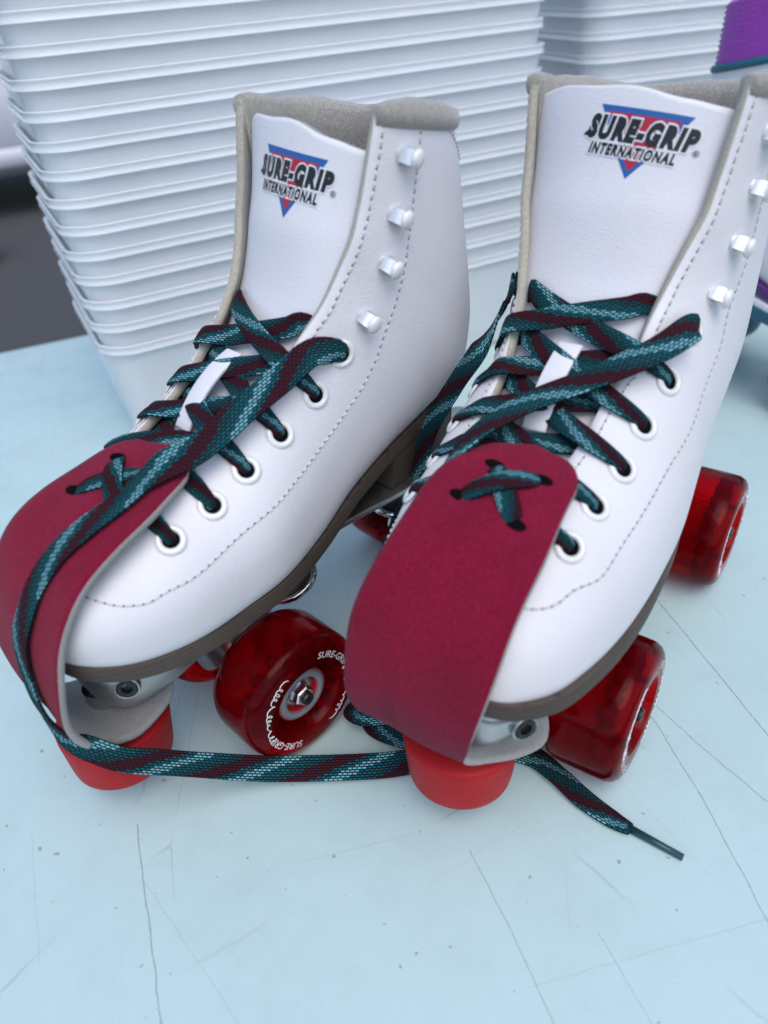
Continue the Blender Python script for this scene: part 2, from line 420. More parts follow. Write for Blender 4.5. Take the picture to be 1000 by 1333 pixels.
EY = {1: [(.2991, .8278), (.3634, .8465), (.4183, .8616), (.4806, .848), (.5471, .8373), (.6095, .8539)],
     -1: [(.2863, .8369), (.3521, .8708), (.4113, .8685), (.4717, .8739), (.5382, .8688), (.6184, .8558)]}
HK = {1: [(.6685, .8697), (.7543, .8814), (.8321, .8756), (.92, .8607)],
     -1: [(.6783, .8481), (.7577, .8506), (.8423, .8296), (.9145, .8396)]}
SROW = {1: [(.985, .78), (.918, .7979), (.8439, .8107), (.7614, .8178), (.6845, .7984), (.6271, .7472), (.5856, .7146), (.5207, .7041), (.4452, .7078),
            (.3795, .7191), (.3163, .6921), (.2742, .6669), (.2281, .6384), (.1929, .6708), (.1673, .7249), (.1469, .7945), (.135, .88), (.13, .985)],
       -1: [(.985, .76), (.918, .76), (.84, .757), (.7673, .7553), (.6896, .7546), (.6321, .7058), (.5386, .7071), (.4608, .7389), (.3926, .7438),
            (.335, .736), (.285, .708), (.240, .690), (.205, .700), (.180, .738), (.162, .795), (.15, .87), (.14, .985)]}
def tcurve(s):
    k = kf(s); a = kf(min(s + .01, 1)); b = kf(max(s - .01, 0))
    t = Vector((a[2] - b[2], 0, a[3] - b[3])).normalized()
    return Vector((k[2], 0, k[3])), t, Vector((t.z, 0, -t.x)), max(k[9], 0), k[10]
def smooth(a, b, x): x = min(max((x - a) / (b - a), 0), 1); return x * x * (3 - 2 * x)
def tongue(s, v):
    """v -1..1 lateral..medial; returns point and outward normal"""
    p, t, n, g, yc = tcurve(min(s, 1)); hw = g + 4 - 4.5 * smooth(.60, .78, s)
    bul = -3.5 + 8.5 * smooth(.55, .78, s); dep = 6 + 6 * smooth(.55, .8, s)
    P = p + n * (bul - dep * abs(v) ** 2.2) + Vector((0, yc + v * hw, 0))
    N = (n * hw + Vector((0, 2.2 * dep * spow(v, 1.2), 0))).normalized()
    return P, N
GPS = {'L': [(12,154,14,2),(16,154.5,14,14),(24,154,14,21),(36,151,13,25),(53,145,12,27),(69,134,9,28),(81,117,7,28),(87,98,5,27.5),(88,79,3,26.5),(84,63,2,24),(76,53,1,22.5),(64,48,1,22),(51,48,0,20),(42,50.5,0,14),(38,52.5,0,2)],
       'R': [(14,155,-1,2),(18,155.5,-1,13),(26,155,-1,19.5),(38,153,0,22.5),(56,147,0,24),(72,136,1,25),(84,119,4,26),(89,99,6,25),(87,82,9,23.5),(80,66,10,20.5),(69,55.5,7,19),(57,50.5,0,21),(47,52.5,-5,21),(39,57.5,-7,15),(35,61,-7,2)]}
TS = {'L': (65, -2), 'R': (51, 8)}
def guard(k, t, v):
    x, z, y, wd = kf(t, GPS[k]); a = kf(min(t + .01, 1), GPS[k]); b = kf(max(t - .01, 0), GPS[k])
    tg = Vector((a[0] - b[0], 0, a[1] - b[1])).normalized(); n = Vector((-tg.z, 0, tg.x))
    wav = .55 * math.sin(t * 19 + v * 2.1) * v + .35 * math.sin(t * 31 - v * 4)
    return Vector((x, y, z)) + Vector((0, v * max(wd, 1.2) + .25 * math.sin(t * 47 + v * 3), 0)) - n * (1.2 * v * v * (1 - t) - wav * min(1, t * 4)), n

def ribbon(mb, pts, nrm, width=9.5, thick=1.7, u0=0, step=1.6, wprof=None):
    """flat braided band through pts with surface normals nrm"""
    n = len(pts) - 1; P = []; N = []; W = []
    wp = wprof or [1] * len(pts)
    for i in range(n):
        seg = max(2, int((pts[i + 1] - pts[i]).length / step))
        for k in range(seg + (1 if i == n - 1 else 0)):
            t = k / seg; ix = [max(i - 1, 0), i, i + 1, min(i + 2, n)]
            P.append(Vector([catm(*[pts[j][c] for j in ix], t) for c in range(3)]))
            N.append((nrm[i] * (1 - t) + nrm[i + 1] * t).normalized()); W.append(wp[i] * (1 - t) + wp[i + 1] * t)
    cs = [(-.5, 0), (-.47, .36), (-.36, .5), (-.12, .56), (.12, .56), (.36, .5), (.47, .36), (.5, 0), (.47, -.36), (.36, -.5), (0, -.54), (-.36, -.5), (-.47, -.36)]
    R = []; uv = []; u = u0
    for i, p in enumerate(P):
        t = (P[min(i + 1, len(P) - 1)] - P[max(i - 1, 0)]).normalized()
        nn = (N[i] - t * N[i].dot(t)).normalized(); b = t.cross(nn)
        if i: u += (p - P[i - 1]).length
        th = thick * (1 + (1 - W[i]) * .9)
        R.append([p + b * (c * width * W[i]) + nn * (h * th) for c, h in cs]); uv += [(u, c + .5) for c, h in cs]
    mb.rings(R, True, True, uv); return u

# wheel lettering and parts are shared by all eight wheels
WHEEL = {}
def make_wheel_meshes():
    hl = MB()
    hl.lathe([(0, 17.5), (.2, 20), (.2, 25), (-.6, 27.6), (-2.2, 29.6), (-5, 30.8), (-9, 31), (-23, 31), (-27, 30.8), (-29.8, 29.6), (-31.4, 27.6), (-32, 25), (-32, 20), (-31.8, 17.5),
              (-26, 14.6), (-20, 13.6), (-12, 13.6), (-6, 14.6), (0, 17.5)], 56)
    WHEEL['tyre'] = (hl, 'red_urethane')
    c = MB(); c.lathe([(-5, 13.2), (-4.5, 9), (-8, 8.6), (-24, 8.6), (-27, 9), (-27, 13.2), (-22, 13.3), (-10, 13.3), (-5, 13.2)], 40)
    WHEEL['core'] = (c, 'core_red')
    lob = MB()
    for k in range(16):
        a = 6.28318 * k / 16; d = Vector((math.cos(a), math.sin(a), 0)); M = frame(d, (0, 0, 1))
        lob.lathe([(13.5, .01), (13.5, 3.0), (25.2, 3.1), (26.2, 2.6), (26.6, .01)], 14, M, (0, 0, -10.5))
    WHEEL['core_peg_ring'] = (lob, 'core_dark')
    b = MB(); b.lathe([(-5.2, 8.8), (-4.2, 9.2), (-4.0, 11.2), (-4.6, 12.6), (-6.4, 13.0)], 36); WHEEL['bearing_rim'] = (b, 'grey_bearing')
    b = MB(); b.lathe([(-9, 4), (-7.6, 4.4), (-7.4, 7.6), (-8.2, 8.7), (-9, 8.7)], 30); WHEEL['bearing_shield'] = (b, 'steel')
    nb = MB(); R = []
    for h, r in ((-8, 5.0), (-3.4, 5.0), (-2.6, 4.4), (-2.6, 3.2), (-3.4, 3.1)): R.append([Vector((r * math.cos(6.28318 * k / 6), r * math.sin(6.28318 * k / 6), h)) for k in range(6)])
    nb.rings(R, True, False); WHEEL['axle_nut'] = (nb, 'chrome')
    ax = MB(); ax.lathe([(-12, 3.0), (-1.0, 3.0), (-.2, 2.6), (-.2, 1.5), (-1.4, 1.3), (-1.4, .01)], 18); WHEEL['axle_end'] = (ax, 'black_steel')
    # lettering bent round the face
    for a0 in (90, 270):
        L = MB(); v, f = text2d('SURE-GRIP', 4.6, .06, 0); pts = []
        for x, y in v:
            a = math.radians(a0) - x / 22.4; r = 21.2 + y; pts.append((r * math.cos(a), r * math.sin(a), .30))
        L.add(pts, f); WHEEL['lettering%d' % a0] = (L, 'wheel_print')
    for a0 in (20, 200):
        S = MB()                                       # loose script flourish between the names
        rr = random.Random(11 + a0); pts = []; amps = [rr.choice((.5, .9, 1.2, 2.4, 1.6)) for _ in range(14)]; lean = [rr.uniform(-.5, .9) for _ in range(14)]
        for k in range(150):
            t = k / 149; ph = max(0, min(12.9, t * 10.5 + .35 * math.sin(t * 17))); i = int(ph); am = amps[i] * (1 - (ph - i)) + amps[i + 1] * (ph - i); ln = lean[i] * (1 - (ph - i)) + lean[i + 1] * (ph - i)
            dx_ = -1.1 * math.sin(ph * 6.28318) * (.5 + .3 * am); dy_ = -am * math.cos(ph * 6.28318)
            a = math.radians(a0 + 44) - (t * 33.0 + dx_ + ln * dy_ * .5) / 22.4; r = 22.6 + dy_; pts.append((r * math.cos(a), r * math.sin(a), .34))
        S.tube(pts, .24, 5)
        WHEEL['script_mark%d' % a0] = (S, 'wheel_print')
make_wheel_meshes()
_wm = {}
def add_wheel(root, x, sy, z=31, rot=0):
    """wheel with outward face at y = sy*48.5"""
    t = None
    M = frame((0, sy, 0), (-sy, 0, 0))                          # local z -> outward, x -> viewer's right
    M4 = Matrix.Translation(Vector((x, sy * 48.5, z)) * MM) @ M.to_4x4() @ Matrix.Rotation(rot, 4, 'Z')
    for nm in ('tyre', 'core', 'core_peg_ring', 'bearing_rim', 'bearing_shield', 'axle_nut', 'axle_end', 'lettering90', 'lettering270', 'script_mark20', 'script_mark200'):
        on = 'wheel' if nm == 'tyre' else nm.rstrip('0123456789')
        if nm not in _wm:
            mbx, mat = WHEEL[nm]; o = mbx.build(on, mat, None, smooth=nm[:4] not in ('axle', 'lett')); _wm[nm] = o.data
        else: o = link(on, _wm[nm])
        if nm == 'tyre': t = o; o.parent = root; o.matrix_local = M4
        else: o.parent = t
    return t

def make_skate(key, loc, yaw, m, label, loose):
    KF[:] = KF_L if key == 'L' else KF_R
    root = link('roller_skate', None); root.location = (loc[0] * MM, loc[1] * MM, 0); root.rotation_euler = (0, 0, yaw)
    root.empty_display_size = .05
    tag(root, label, 'roller skate', 'pair of white roller skates')
    mv = lambda P: [(p[0], m * p[1], p[2]) for p in P]
    def done(mb, name, mats, parent=root, **kw):
        mb.v = mv(mb.v); return mb.build(name, mats, parent, **kw)
    # ---- upper
    NS, NQ = 132, 34
    V = []; Fc = []
    cols = [(-1, 1 - k / NQ) for k in range(NQ)] + [(1, k / NQ) for k in range(NQ + 1)]
    for i in range(NS + 1):
        s = i / NS
        for sd_, q in cols: V.append(bp(s, sd_, q))
    nc = len(cols)
    for i in range(NS):
        for j in range(nc - 1): Fc.append((i * nc + j, i * nc + j + 1, (i + 1) * nc + j + 1, (i + 1) * nc + j))
    boot = mesh('boot', mv(V), Fc, ['white_leather', 'grey_suede', 'raw_edge'], root)
    bm = bmesh.new(); bm.from_mesh(boot.data); bmesh.ops.remove_doubles(bm, verts=bm.verts, dist=.00025)
    bmesh.ops.recalc_face_normals(bm, faces=bm.faces)
    # make sure normals point outwards
    f0 = max(bm.faces, key=lambda f: f.calc_center_median().x)
    if f0.normal.x < 0: bmesh.ops.reverse_faces(bm, faces=bm.faces)
    bm.to_mesh(boot.data); bm.free()
    for p in boot.data.polygons: p.use_smooth = True
    solid(boot, 3.2, 1, 2)
    # ---- collar: padded suede roll round the top edge
    path = [(-1, 1 - .94 * k / 26) for k in range(26)] + [(1, .06 + .94 * k / 26) for k in range(27)]
    cb = MB(); R = []
    for k, (sd_, q) in enumerate(path):
        p = bp(1, sd_, q); nn = bn(.985, sd_, q); nn = Vector((nn.x, nn.y, 0)).normalized()
        e = min(k, len(path) - 1 - k); sc_ = .55 + .45 * smooth(0, 3, e); wob = .35 * math.sin(k * 1.37 + m) + 1.3 * math.sin(k * .41 + 2 * m)
        prof = [(.4, -4.0), (1.9, -2.8), (2.6, -.4), (2.0, 3.0), (-.2 * wob, 4.2 + .6 * wob), (-3, 4.6 + .7 * wob), (-6 + .2 * wob, 3.6 + .4 * wob), (-7.6, 1), (-7.8, -6), (-7.0, -16), (-5.2, -30), (-3.8, -31), (-3.0, -16), (-2.6, -6)]
        R.append([p + nn * (a * sc_) + Vector((0, 0, b * (sc_ if b > 0 else 1) + .5)) for a, b in prof])
    cb.rings(R); done(cb, 'collar', 'collar_suede', boot)
    # ---- eyelets
    for sd_ in (-1, 1):
        for s, q in EY[sd_]:
            p = bp(s, sd_, q); nn = bn(s, sd_, q); M = frame(nn, bp(s, sd_, 1) - p)
            b = MB(); b.lathe([(.1, 5.4), (.75, 5.1), (1.15, 4.3), (1.1, 3.5), (.5, 3.0), (-.6, 2.9)], 28, M, p)
            e = done(b, 'eyelet', 'white_enamel', boot)
            b = MB(); b.lathe([(.12, .01), (.2, 3.05)], 20, M, p); done(b, 'eyelet_hole', 'hole', boot)
    # ---- speed hooks
    for sd_ in (-1, 1):
        for s, q in HK[sd_]:
            if key == 'R' and sd_ > 0: q -= .14
            p = bp(s, sd_, q); nn = bn(s, sd_, q); M = frame(nn, p - bp(s, sd_, 1))     # local x away from throat
            b = MB()
            b.lathe([(0, 3.6), (.7, 3.4), (.9, 2.6)], 20, M, p)
            ring = []
            for t in range(7):
                a = t / 6; cx = -1.6 + 3.4 * a ** 1.6; cz = .3 + 4.6 * math.sin(a * 1.5); hw_ = 2.3 + .3 * a
                th = 1.0; ring.append([p + M @ Vector(c) for c in ((cx - th, -hw_, cz), (cx - th * .4, -hw_, cz + .4), (cx + th, -hw_, cz - .6), (cx + th, hw_, cz - .6), (cx - th * .4, hw_, cz + .4), (cx - th, hw_, cz))])
            b.rings(ring)
            h = done(b, 'lace_hook', 'hook_metal', root, smooth=False)
            c = MB(); M2 = frame((nn * .93 + (M @ Vector((1, 0, 0))) * .36), M @ Vector((1, 0, 0)))
            c.lathe([(-.8, .01), (-.8, 2.9), (.1, 3.5), (.9, 3.3), (1.5, 2.4), (1.8, 1.1), (1.85, .01)], 9, M2, p + M @ Vector((2.5, 0, 4.2)))
            done(c, 'hook_cap', 'white_enamel', h)
    # ---- stitching
    st = MB(); hs = MB()
    def stitch_line(sqs, sd_, pitch=3.1):
        P = [(bp(s, sd_, q), bn(s, sd_, q)) for s, q in sqs]
        acc = 0; last = P[0][0]; pos = [P[0]]
        for (a, na), (b_, nb_) in zip(P[:-1], P[1:]):
            d = (b_ - a).length; t = 0
            while acc + d * (1 - t) >= pitch and d > 1e-6:
                t += (pitch - acc) / d; pos.append((a.lerp(b_, t), na.lerp(nb_, t).normalized())); acc = 0
            acc += d * (1 - t)
        for (a, na), (b_, nb_) in zip(pos[:-1], pos[1:]):
            t = (b_ - a).normalized(); c0 = a + t * .55 + na * .12; c1 = b_ - t * .55 + nb_ * .12
            st.tube([c0, (c0 + c1) / 2 + na * .25, c1], [.22, .34, .22], 6)
            hs.lathe([(.10, .01), (.10, .42)], 8, frame(na, t), a)
    def dense(keys, n):
        K = [(a, b) for a, b in keys]; return [tuple(kf(i / n, K)) for i in range(n + 1)]
    for sd_ in (-1, 1):
        stitch_line([(1 - .70 * i / 150, q_at(1 - .70 * i / 150, sd_, 3.4)) for i in range(151)], sd_, 3.2)
        stitch_line(dense(SROW[sd_], 240), sd_, 3.1)
        stitch_line([(.992 - .05 * smooth(0, 30, i), .72 - .70 * i / 60) for i in range(60)], sd_, 3.0)
    o = done(st, 'stitching', 'thread', boot); tag(o, kind='stuff')
    o = done(hs, 'needle_holes', 'needle_hole', boot, smooth=False); tag(o, kind='stuff')
    # ---- tongue
    NT, NV = 60, 30; V = []; Fc = []
    def top_s(v):                                              # the edge is higher on the outer half in the picture
        vv = v * m
        return (.962 if key == 'L' else .985) - .034 * smooth(-.15, .45, vv) - .05 * max(0, abs(vv) - .62) ** 1.2 * 1.6 + .006 * math.sin(vv * 7)
    for i in range(NT + 1):
        for j in range(NV + 1):
            v = -1 + 2 * j / NV; s = .27 + (top_s(v) - .27) * (i / NT); V.append(tongue(s, v)[0])
    for i in range(NT):
        for j in range(NV): Fc.append((i * (NV + 1) + j, i * (NV + 1) + j + 1, (i + 1) * (NV + 1) + j + 1, (i + 1) * (NV + 1) + j))
    tg = mesh('tongue', mv(V), Fc, ['tongue_leather', 'grey_suede', 'grey_suede'], root)
    pmid = tg.data.polygons[len(tg.data.polygons) // 2 + NV // 2]
    if pmid.normal.x < 0: tg.data.flip_normals()
    solid(tg, 4.0, 1, 2)
    # ---- printed emblem on the tongue
    s0, v0, rot = loose['logo']
    p0 = tongue(s0, 0)[0]; ds = .01 / (tongue(s0 + .005, 0)[0] - tongue(s0 - .005, 0)[0]).length
    def on_tongue(a, b, h):
        ca, sa = math.cos(rot), math.sin(rot); a, b = a * ca - b * sa, a * sa + b * ca
        s = s0 + b * ds; g = tcurve(min(s, 1))[3]; hw = g + 4 - 4.5 * smooth(.60, .78, s)
        v = v0 + m * a / hw
        P, N = tongue(s, v); return P + N * h
    def decal(name, v2, f, mat, h):
        # the viewer faces the toe, so picture-right is +y of the unmirrored skate
        b = MB(); b.add([on_tongue(x, y, h) for x, y in v2], f); return done(b, name, mat, tg, smooth=False, fix=False)
    def poly(pts, sub=10):
        """triangle subdivided so that it follows the tongue"""
        A, B_, C_ = (Vector((*p, 0)) for p in pts); v = []; f = []; idx = {}
        for i in range(sub + 1):
            for j in range(sub + 1 - i):
                p = A + (B_ - A) * (i / sub) + (C_ - A) * (j / sub); idx[i, j] = len(v); v.append((p.x, p.y))
        for i in range(sub):
            for j in range(sub - i):
                f.append((idx[i, j], idx[i + 1, j], idx[i, j + 1]))
                if j < sub - i - 1: f.append((idx[i + 1, j], idx[i + 1, j + 1], idx[i, j + 1]))
        return v, f
    decal('emblem_triangle', *poly([(-14.6, 9.2), (16.2, 9.2), (.6, -11.8)]), 'print_blue', .10)
    decal('emblem_field', *poly([(-11.4, 7.5), (13.0, 7.5), (.7, -9.2)]), 'print_red', .17)
    for txt, size, dx, dy, sx, bo in (('SURE-GRIP', 8.2, .5, 0.2, 1.0, .62), ('INTERNATIONAL', 4.8, -.6, -4.8, 1.0, .28)):
        wv, wf = text2d(txt, size, bo + .50, .22); bv, bf = text2d(txt, size, bo, .22)
        wid = max(x for x, y in bv) - min(x for x, y in bv); k = (36.5 if size > 6 else 29.5) / wid
        decal('lettering_outline', [(x * k + dx, y + dy) for x, y in wv], wf, 'print_white', .24)
        decal('lettering', [(x * k + dx, y + dy) for x, y in bv], bf, 'print_black', .32)
    sv = [(-18.6, .2), (-15.2, .2), (-13.6, 1.7), (-17.4, 1.7)]
    decal('lettering', sv, [(0, 1, 2, 3)], 'print_black', .32)
    rg, rf = text2d('R', 1.3, .05, 0); decal('registered_mark', [(x + 19.4, y - .6) for x, y in rg], rf, 'print_black', .32)
    ring = [(19.4 + r * math.cos(a * .3927), -.15 + r * math.sin(a * .3927)) for r in (1.0, .8) for a in range(16)]
    decal('registered_mark', ring, [(a, (a + 1) % 16, 16 + (a + 1) % 16, 16 + a) for a in range(16)], 'print_black', .32)
    # ---- lace keeper loop on the tongue
    kb = MB(); R = []
    for i in range(15):
        t = i / 14; s = .535 - .125 * t; P, N = tongue(s, .0); tt = (tongue(s + .01, 0)[0] - tongue(s - .01, 0)[0]).normalized()
        hgt = 1.2 + 5.6 * math.sin(math.pi * min(1, .12 + t * .9)) ** .7; y0 = -1.0
        R.append([P + N * (hgt + dz) + Vector((0, y0 + dy, 0)) for dy, dz in ((-4.4, 0), (4.4, 0), (4.4, 1.5), (-4.4, 1.5))])
    kb.rings(R); bevel(done(kb, 'lace_loop', 'tongue_leather', tg), .4)
    # ---- sole and heel
    def bottom(s):
        k = kf(s); return k[0], k[1], k[4], k[5], k[6], k[7]
    so = MB(); R = []
    for i in range(70):
        s = .0 + .71 * i / 69; x, z, wm_, wl_, uc, nb_ = bottom(s); h = 6.5
        ext = 2.2 * (1 - smooth(0, .05, s))
        k_ = kf(s); uu = min(6 / math.hypot(k_[2] - k_[0], k_[3] - k_[1]) / uc, 1) if i else .5
        f = (1 - (1 - uu) ** nb_) ** (1 / nb_); a, b_ = wm_ * f + 1.4, wl_ * f + 1.4
        if i == 0: a, b_ = a * .55, b_ * .55
        xx = x + ext; z0 = z - 2.5; z1 = z + 5.2
        R.append([(xx, -b_ + .8, z0), (xx, -b_, z0 + .8), (xx, -b_ + .3, z1), (xx, a - .3, z1), (xx, a, z0 + .8), (xx, a - .8, z0)])
    so.rings(R); sole = bevel(done(so, 'sole', 'stacked_sole'), .3)
    he = MB(); R = []
    for i in range(26):
        s = .585 + .125 * i / 25; x, z, wm_, wl_, uc, nb_ = bottom(s); k_ = kf(s); uu = min(6 / math.hypot(k_[2] - k_[0], k_[3] - k_[1]) / uc, 1); f = (1 - (1 - uu) ** nb_) ** (1 / nb_); a, b_ = wm_ * f + .6, wl_ * f + .6
        taper = 1 - .30 * smooth(.63, .71, s) ** 2; zb = 88.5; zt = z - 1
        a *= taper; b_ *= taper; zt = max(zt, zb + 1)
        R.append([(x, -b_ + 3, zb), (x, -b_, zt), (x, a, zt), (x, a - 3, zb)])
    he.rings(R); bevel(done(he, 'heel', 'stacked_sole', sole), .6)
    # ---- metal plate
    plm = MB(); R = []
    PL = [(77, 7, 92), (75, 15, 91.5), (66, 25, 91), (48, 31, 90), (26, 33, 89.2), (4, 30, 88.8), (-22, 25, 88.5), (-56, 26, 88), (-84, 29, 88), (-102, 29, 88), (-116, 24, 88), (-127, 16, 88), (-134, 9, 88), (-136, 4, 88)]
    for i in range(66):
        x, hw_, z = kf(i / 65, PL)
        R.append([(x, -hw_ + 2, z - 4.6), (x, -hw_, z - 2.4), (x, -hw_, z), (x, hw_, z), (x, hw_, z - 2.4), (x, hw_ - 2, z - 4.6)])
    plm.rings(R); plate = bevel(done(plm, 'plate', 'cast_metal'), .6)
    tx, ty = TS[key]
    nm = MB(); R = []                                           # nose casting that holds the toe stop
    for t, x0, x1, hw_ in ((86, 8, 74, 27), (78, 8, 73, 26), (70, 12, 72, 25), (62, 20, 70, 22), (55, 30, 66, 17), (51, 34, 64, 14)):
        c0 = (x0 + x1) / 2; rx = (x1 - x0) / 2
        R.append([(c0 + rx * spow(math.cos(a), .6), ty * (90 - t) / 45 + hw_ * spow(math.sin(a), .6), t) for a in [6.28318 * k / 28 for k in range(28)]])
    nm.rings(R); done(nm, 'nose_block', 'cast_metal', plate)
    for sy in (-1, 1):
        bo = MB(); M = frame((.55, sy * .8, .12), (0, 0, 1)); c = Vector((62, sy * 23.5, 75))
        bo.lathe([(-2, 5.0), (.6, 5.0), (1.1, 4.5), (.9, 4.2)], 20, M, c); done(bo, 'clamp_ring', 'cast_metal', plate)
        bo = MB(); bo.lathe([(.2, 4.4), (.9, 4.1), (.9, 2.4), (-.6, 2.2), (-.6, .01)], 6, M, c); done(bo, 'clamp_bolt', 'black_steel', plate, smooth=False)
    # ---- trucks
    for ax, dr in ((0, 1), (-139.7, -1)):
        t = MB(); R = []
        for f_, hw_, hx, cx in ((31 - 8, 8, 7, 0), (31, 15.8, 8, 0), (38, 14, 9, -2), (48, 10, 10, -8), (56, 8, 9, -13), (64, 7, 8, -16)):
            R.append([(ax + dr * cx + hx * math.cos(a), hw_ * math.sin(a), f_) for a in [6.28318 * k / 18 for k in range(18)]])
        t.rings(R); tr = done(t, 'truck', 'cast_metal')
        a_ = MB(); a_.tube([(ax, -41, 31), (ax, 41, 31)], 3.6); done(a_, 'axle', 'steel', tr)
        M = frame((dr * .28, 0, .96), (1, 0, 0)); o_ = Vector((ax - dr * 32, 0, 52))
        for h0, r_, mat, nm_ in ((0, 15, 'chrome', 'retainer_cup'), (4.2, 13.5, 'black_rubber', 'cushion'), (13.5, 14.2, 'chrome', 'retainer_cup'), (17.5, 13.5, 'black_rubber', 'cushion'), (27, 15, 'chrome', 'retainer_cup')):
            b = MB(); hh = 3.6 if 'cup' in nm_ else 8.8
            b.lathe([(h0, .01), (h0, r_ - .8), (h0 + .8, r_), (h0 + hh - .8, r_), (h0 + hh, r_ - .8), (h0 + hh, .01)], 28, M, o_); done(b, nm_, mat, tr)
        b = MB(); b.lathe([(-11, .01), (-11, 3.2), (-4, 3.2), (-4, 7), (0, 7)], 6, M, o_); done(b, 'kingpin_nut', 'chrome', tr, smooth=False)
        pb = MB(); pb.tube([(ax + dr * 16, 0, 36), (ax + dr * 22, 0, 60), (ax + dr * 24, 0, 85)], [6, 7, 10]); done(pb, 'pivot_arm', 'cast_metal', tr)
    for x in (0, -139.7):
        for sy in (-1, 1): add_wheel(root, x, sy, rot=loose['wheel_rot'] + (.6 if x else 0))
    # ---- toe stop
    b = MB(); M = frame((-.06, 0, 1), (1, 0, 0)); b.lathe([(0, .01), (0, 17), (.5, 19.6), (2, 21.0), (5, 21.6), (22, 23.2), (24, 23.2), (25.4, 22.2), (25.4, 9), (25.4, .01)], 56, M, (tx + 1.5, ty, 17))
    ts = done(b, 'toe_stop', 'toe_stop_red')
    b = MB(); b.lathe([(0, 7), (20, 7)], 20, None, (tx, ty, 40)); done(b, 'stem', 'steel', ts)
    # ---- suede toe guard
    NT, NV = 110, 20; V = []; Fc = []
    for i in range(NT + 1):
        for j in range(NV + 1): V.append(guard(key, i / NT, -1 + 2 * j / NV)[0])
    for i in range(NT):
        for j in range(NV): Fc.append((i * (NV + 1) + j, i * (NV + 1) + j + 1, (i + 1) * (NV + 1) + j + 1, (i + 1) * (NV + 1) + j))
    gd = mesh('toe_guard', mv(V), Fc, ['red_suede', 'grey_suede', 'grey_suede'], root)
    pm = max(gd.data.polygons, key=lambda p: p.center.x)
    if pm.normal.x < 0: gd.data.flip_normals()
    solid(gd, 2.4, 1, 1)
    ev, ef = text2d('SURE-GRIP', 8.5, -.02, .15)
    eb = MB(); pts = []
    for x, y in ev:
        P, N = guard(key, .50 - x / 215, -m * (y - 3) / 26 + .28); pts.append(P + N * .10)
    eb.add(pts, ef); o = done(eb, 'embossed_lettering', 'red_suede', gd, smooth=False)
    # lace slots in the guard, and the lace crossed through them
    sl = {'a': (.248, .42), 'b': (.178, -.50), 'c': (.172, .30), 'd': (.262, -.46)}
    for q in sl.values():
        P, N = guard(key, q[0], q[1]); b = MB()
        for r_, h in ((.01, .22), (1, .2)): pass
        M = frame(N, (1, .2, 0)); ringp = [P + M @ Vector((2.0 * math.cos(k * .3927), 4.0 * math.sin(k * .3927), .16)) for k in range(16)]
        b.add(ringp, [tuple(range(16))]); done(b, 'lace_slot', 'hole', gd, smooth=False)
    # ---- lace
    lb = MB(); u = random.random() * 40
    inset = 5.0
    def strand(sd_, i, lift, u):
        s, q = EY[sd_][i]; p = bp(s, sd_, q); nn = bn(s, sd_, q); e = bp(s, sd_, 1); ne = bn(s, sd_, .98)
        ed = (e - p).normalized()
        s2 = EY[-sd_][min(i + 1, 5)][0] + (.035 if i == 5 else .0)
        f_ = bp(s2, -sd_, 1); nf = bn(s2, -sd_, .97); g_ = bp(s2, -sd_, .88)
        pc, t, n_, g, yc = tcurve((s + s2) / 2)
        mid = (e + f_) / 2; midn = (ne + nf).normalized()
        pts = [p - nn * 2.2 - ed * .3, p + nn * 1.3 + ed * 1.2, p.lerp(e, .55) + nn * 2.0, e + ne * 2.0 + ed * 1.0, e.lerp(f_, .25) + midn * (.6 + lift), mid + midn * (.4 + lift), e.lerp(f_, .8) - nf * 1.8 + midn * lift * .4, f_ - nf * inset, g_ - nf * (inset + 1)]
        nr = [nn, nn, nn, ne, midn, midn, midn, nf, nf]
        ribbon(lb, pts, nr, 8.3, 1.4, u, wprof=[.42, .55, .82, .98, 1, 1, 1, .9, .8])
    for i in range(6):
        for sd_ in (-1, 1):
            if i == 5: continue
            strand(sd_, i, 1.9 if (i + (sd_ > 0)) % 2 else 0, random.random() * 44)
    P0 = [guard(key, sl[k][0], sl[k][1]) for k in 'cd']; Pm = guard(key, .215, -.05)
    ribbon(lb, [P0[0][0] - P0[0][1] * 1.5, P0[0][0].lerp(P0[1][0], .25) + Pm[1] * 1.2, P0[0][0].lerp(P0[1][0], .75) + Pm[1] * 1.2, P0[1][0] - P0[1][1] * 1.5], [Pm[1]] * 4, 7.4, 1.6, 5, wprof=[.7, 1, 1, .7])
    P0 = [guard(key, sl[k][0], sl[k][1]) for k in 'ab']
    ribbon(lb, [P0[0][0] - P0[0][1] * 1.5, P0[0][0].lerp(P0[1][0], .2) + Pm[1] * 1.6, P0[0][0].lerp(P0[1][0], .5) + Pm[1] * 2.9, P0[0][0].lerp(P0[1][0], .8) + Pm[1] * 1.6, P0[1][0] - P0[1][1] * 1.5], [Pm[1]] * 5, 7.8, 1.6, 27, wprof=[.65, .95, 1, .95, .65])
    cyaw, syaw = math.cos(yaw), math.sin(yaw)
    def w2l(p):
        x, y = p[0] - loc[0], p[1] - loc[1]; return Vector((cyaw * x + syaw * y, m * (-syaw * x + cyaw * y), p[2]))
    def n2l(n_): return Vector((cyaw * n_[0] + syaw * n_[1], m * (-syaw * n_[0] + cyaw * n_[1]), n_[2])).normalized()
    agl = MB(); has_tip = False
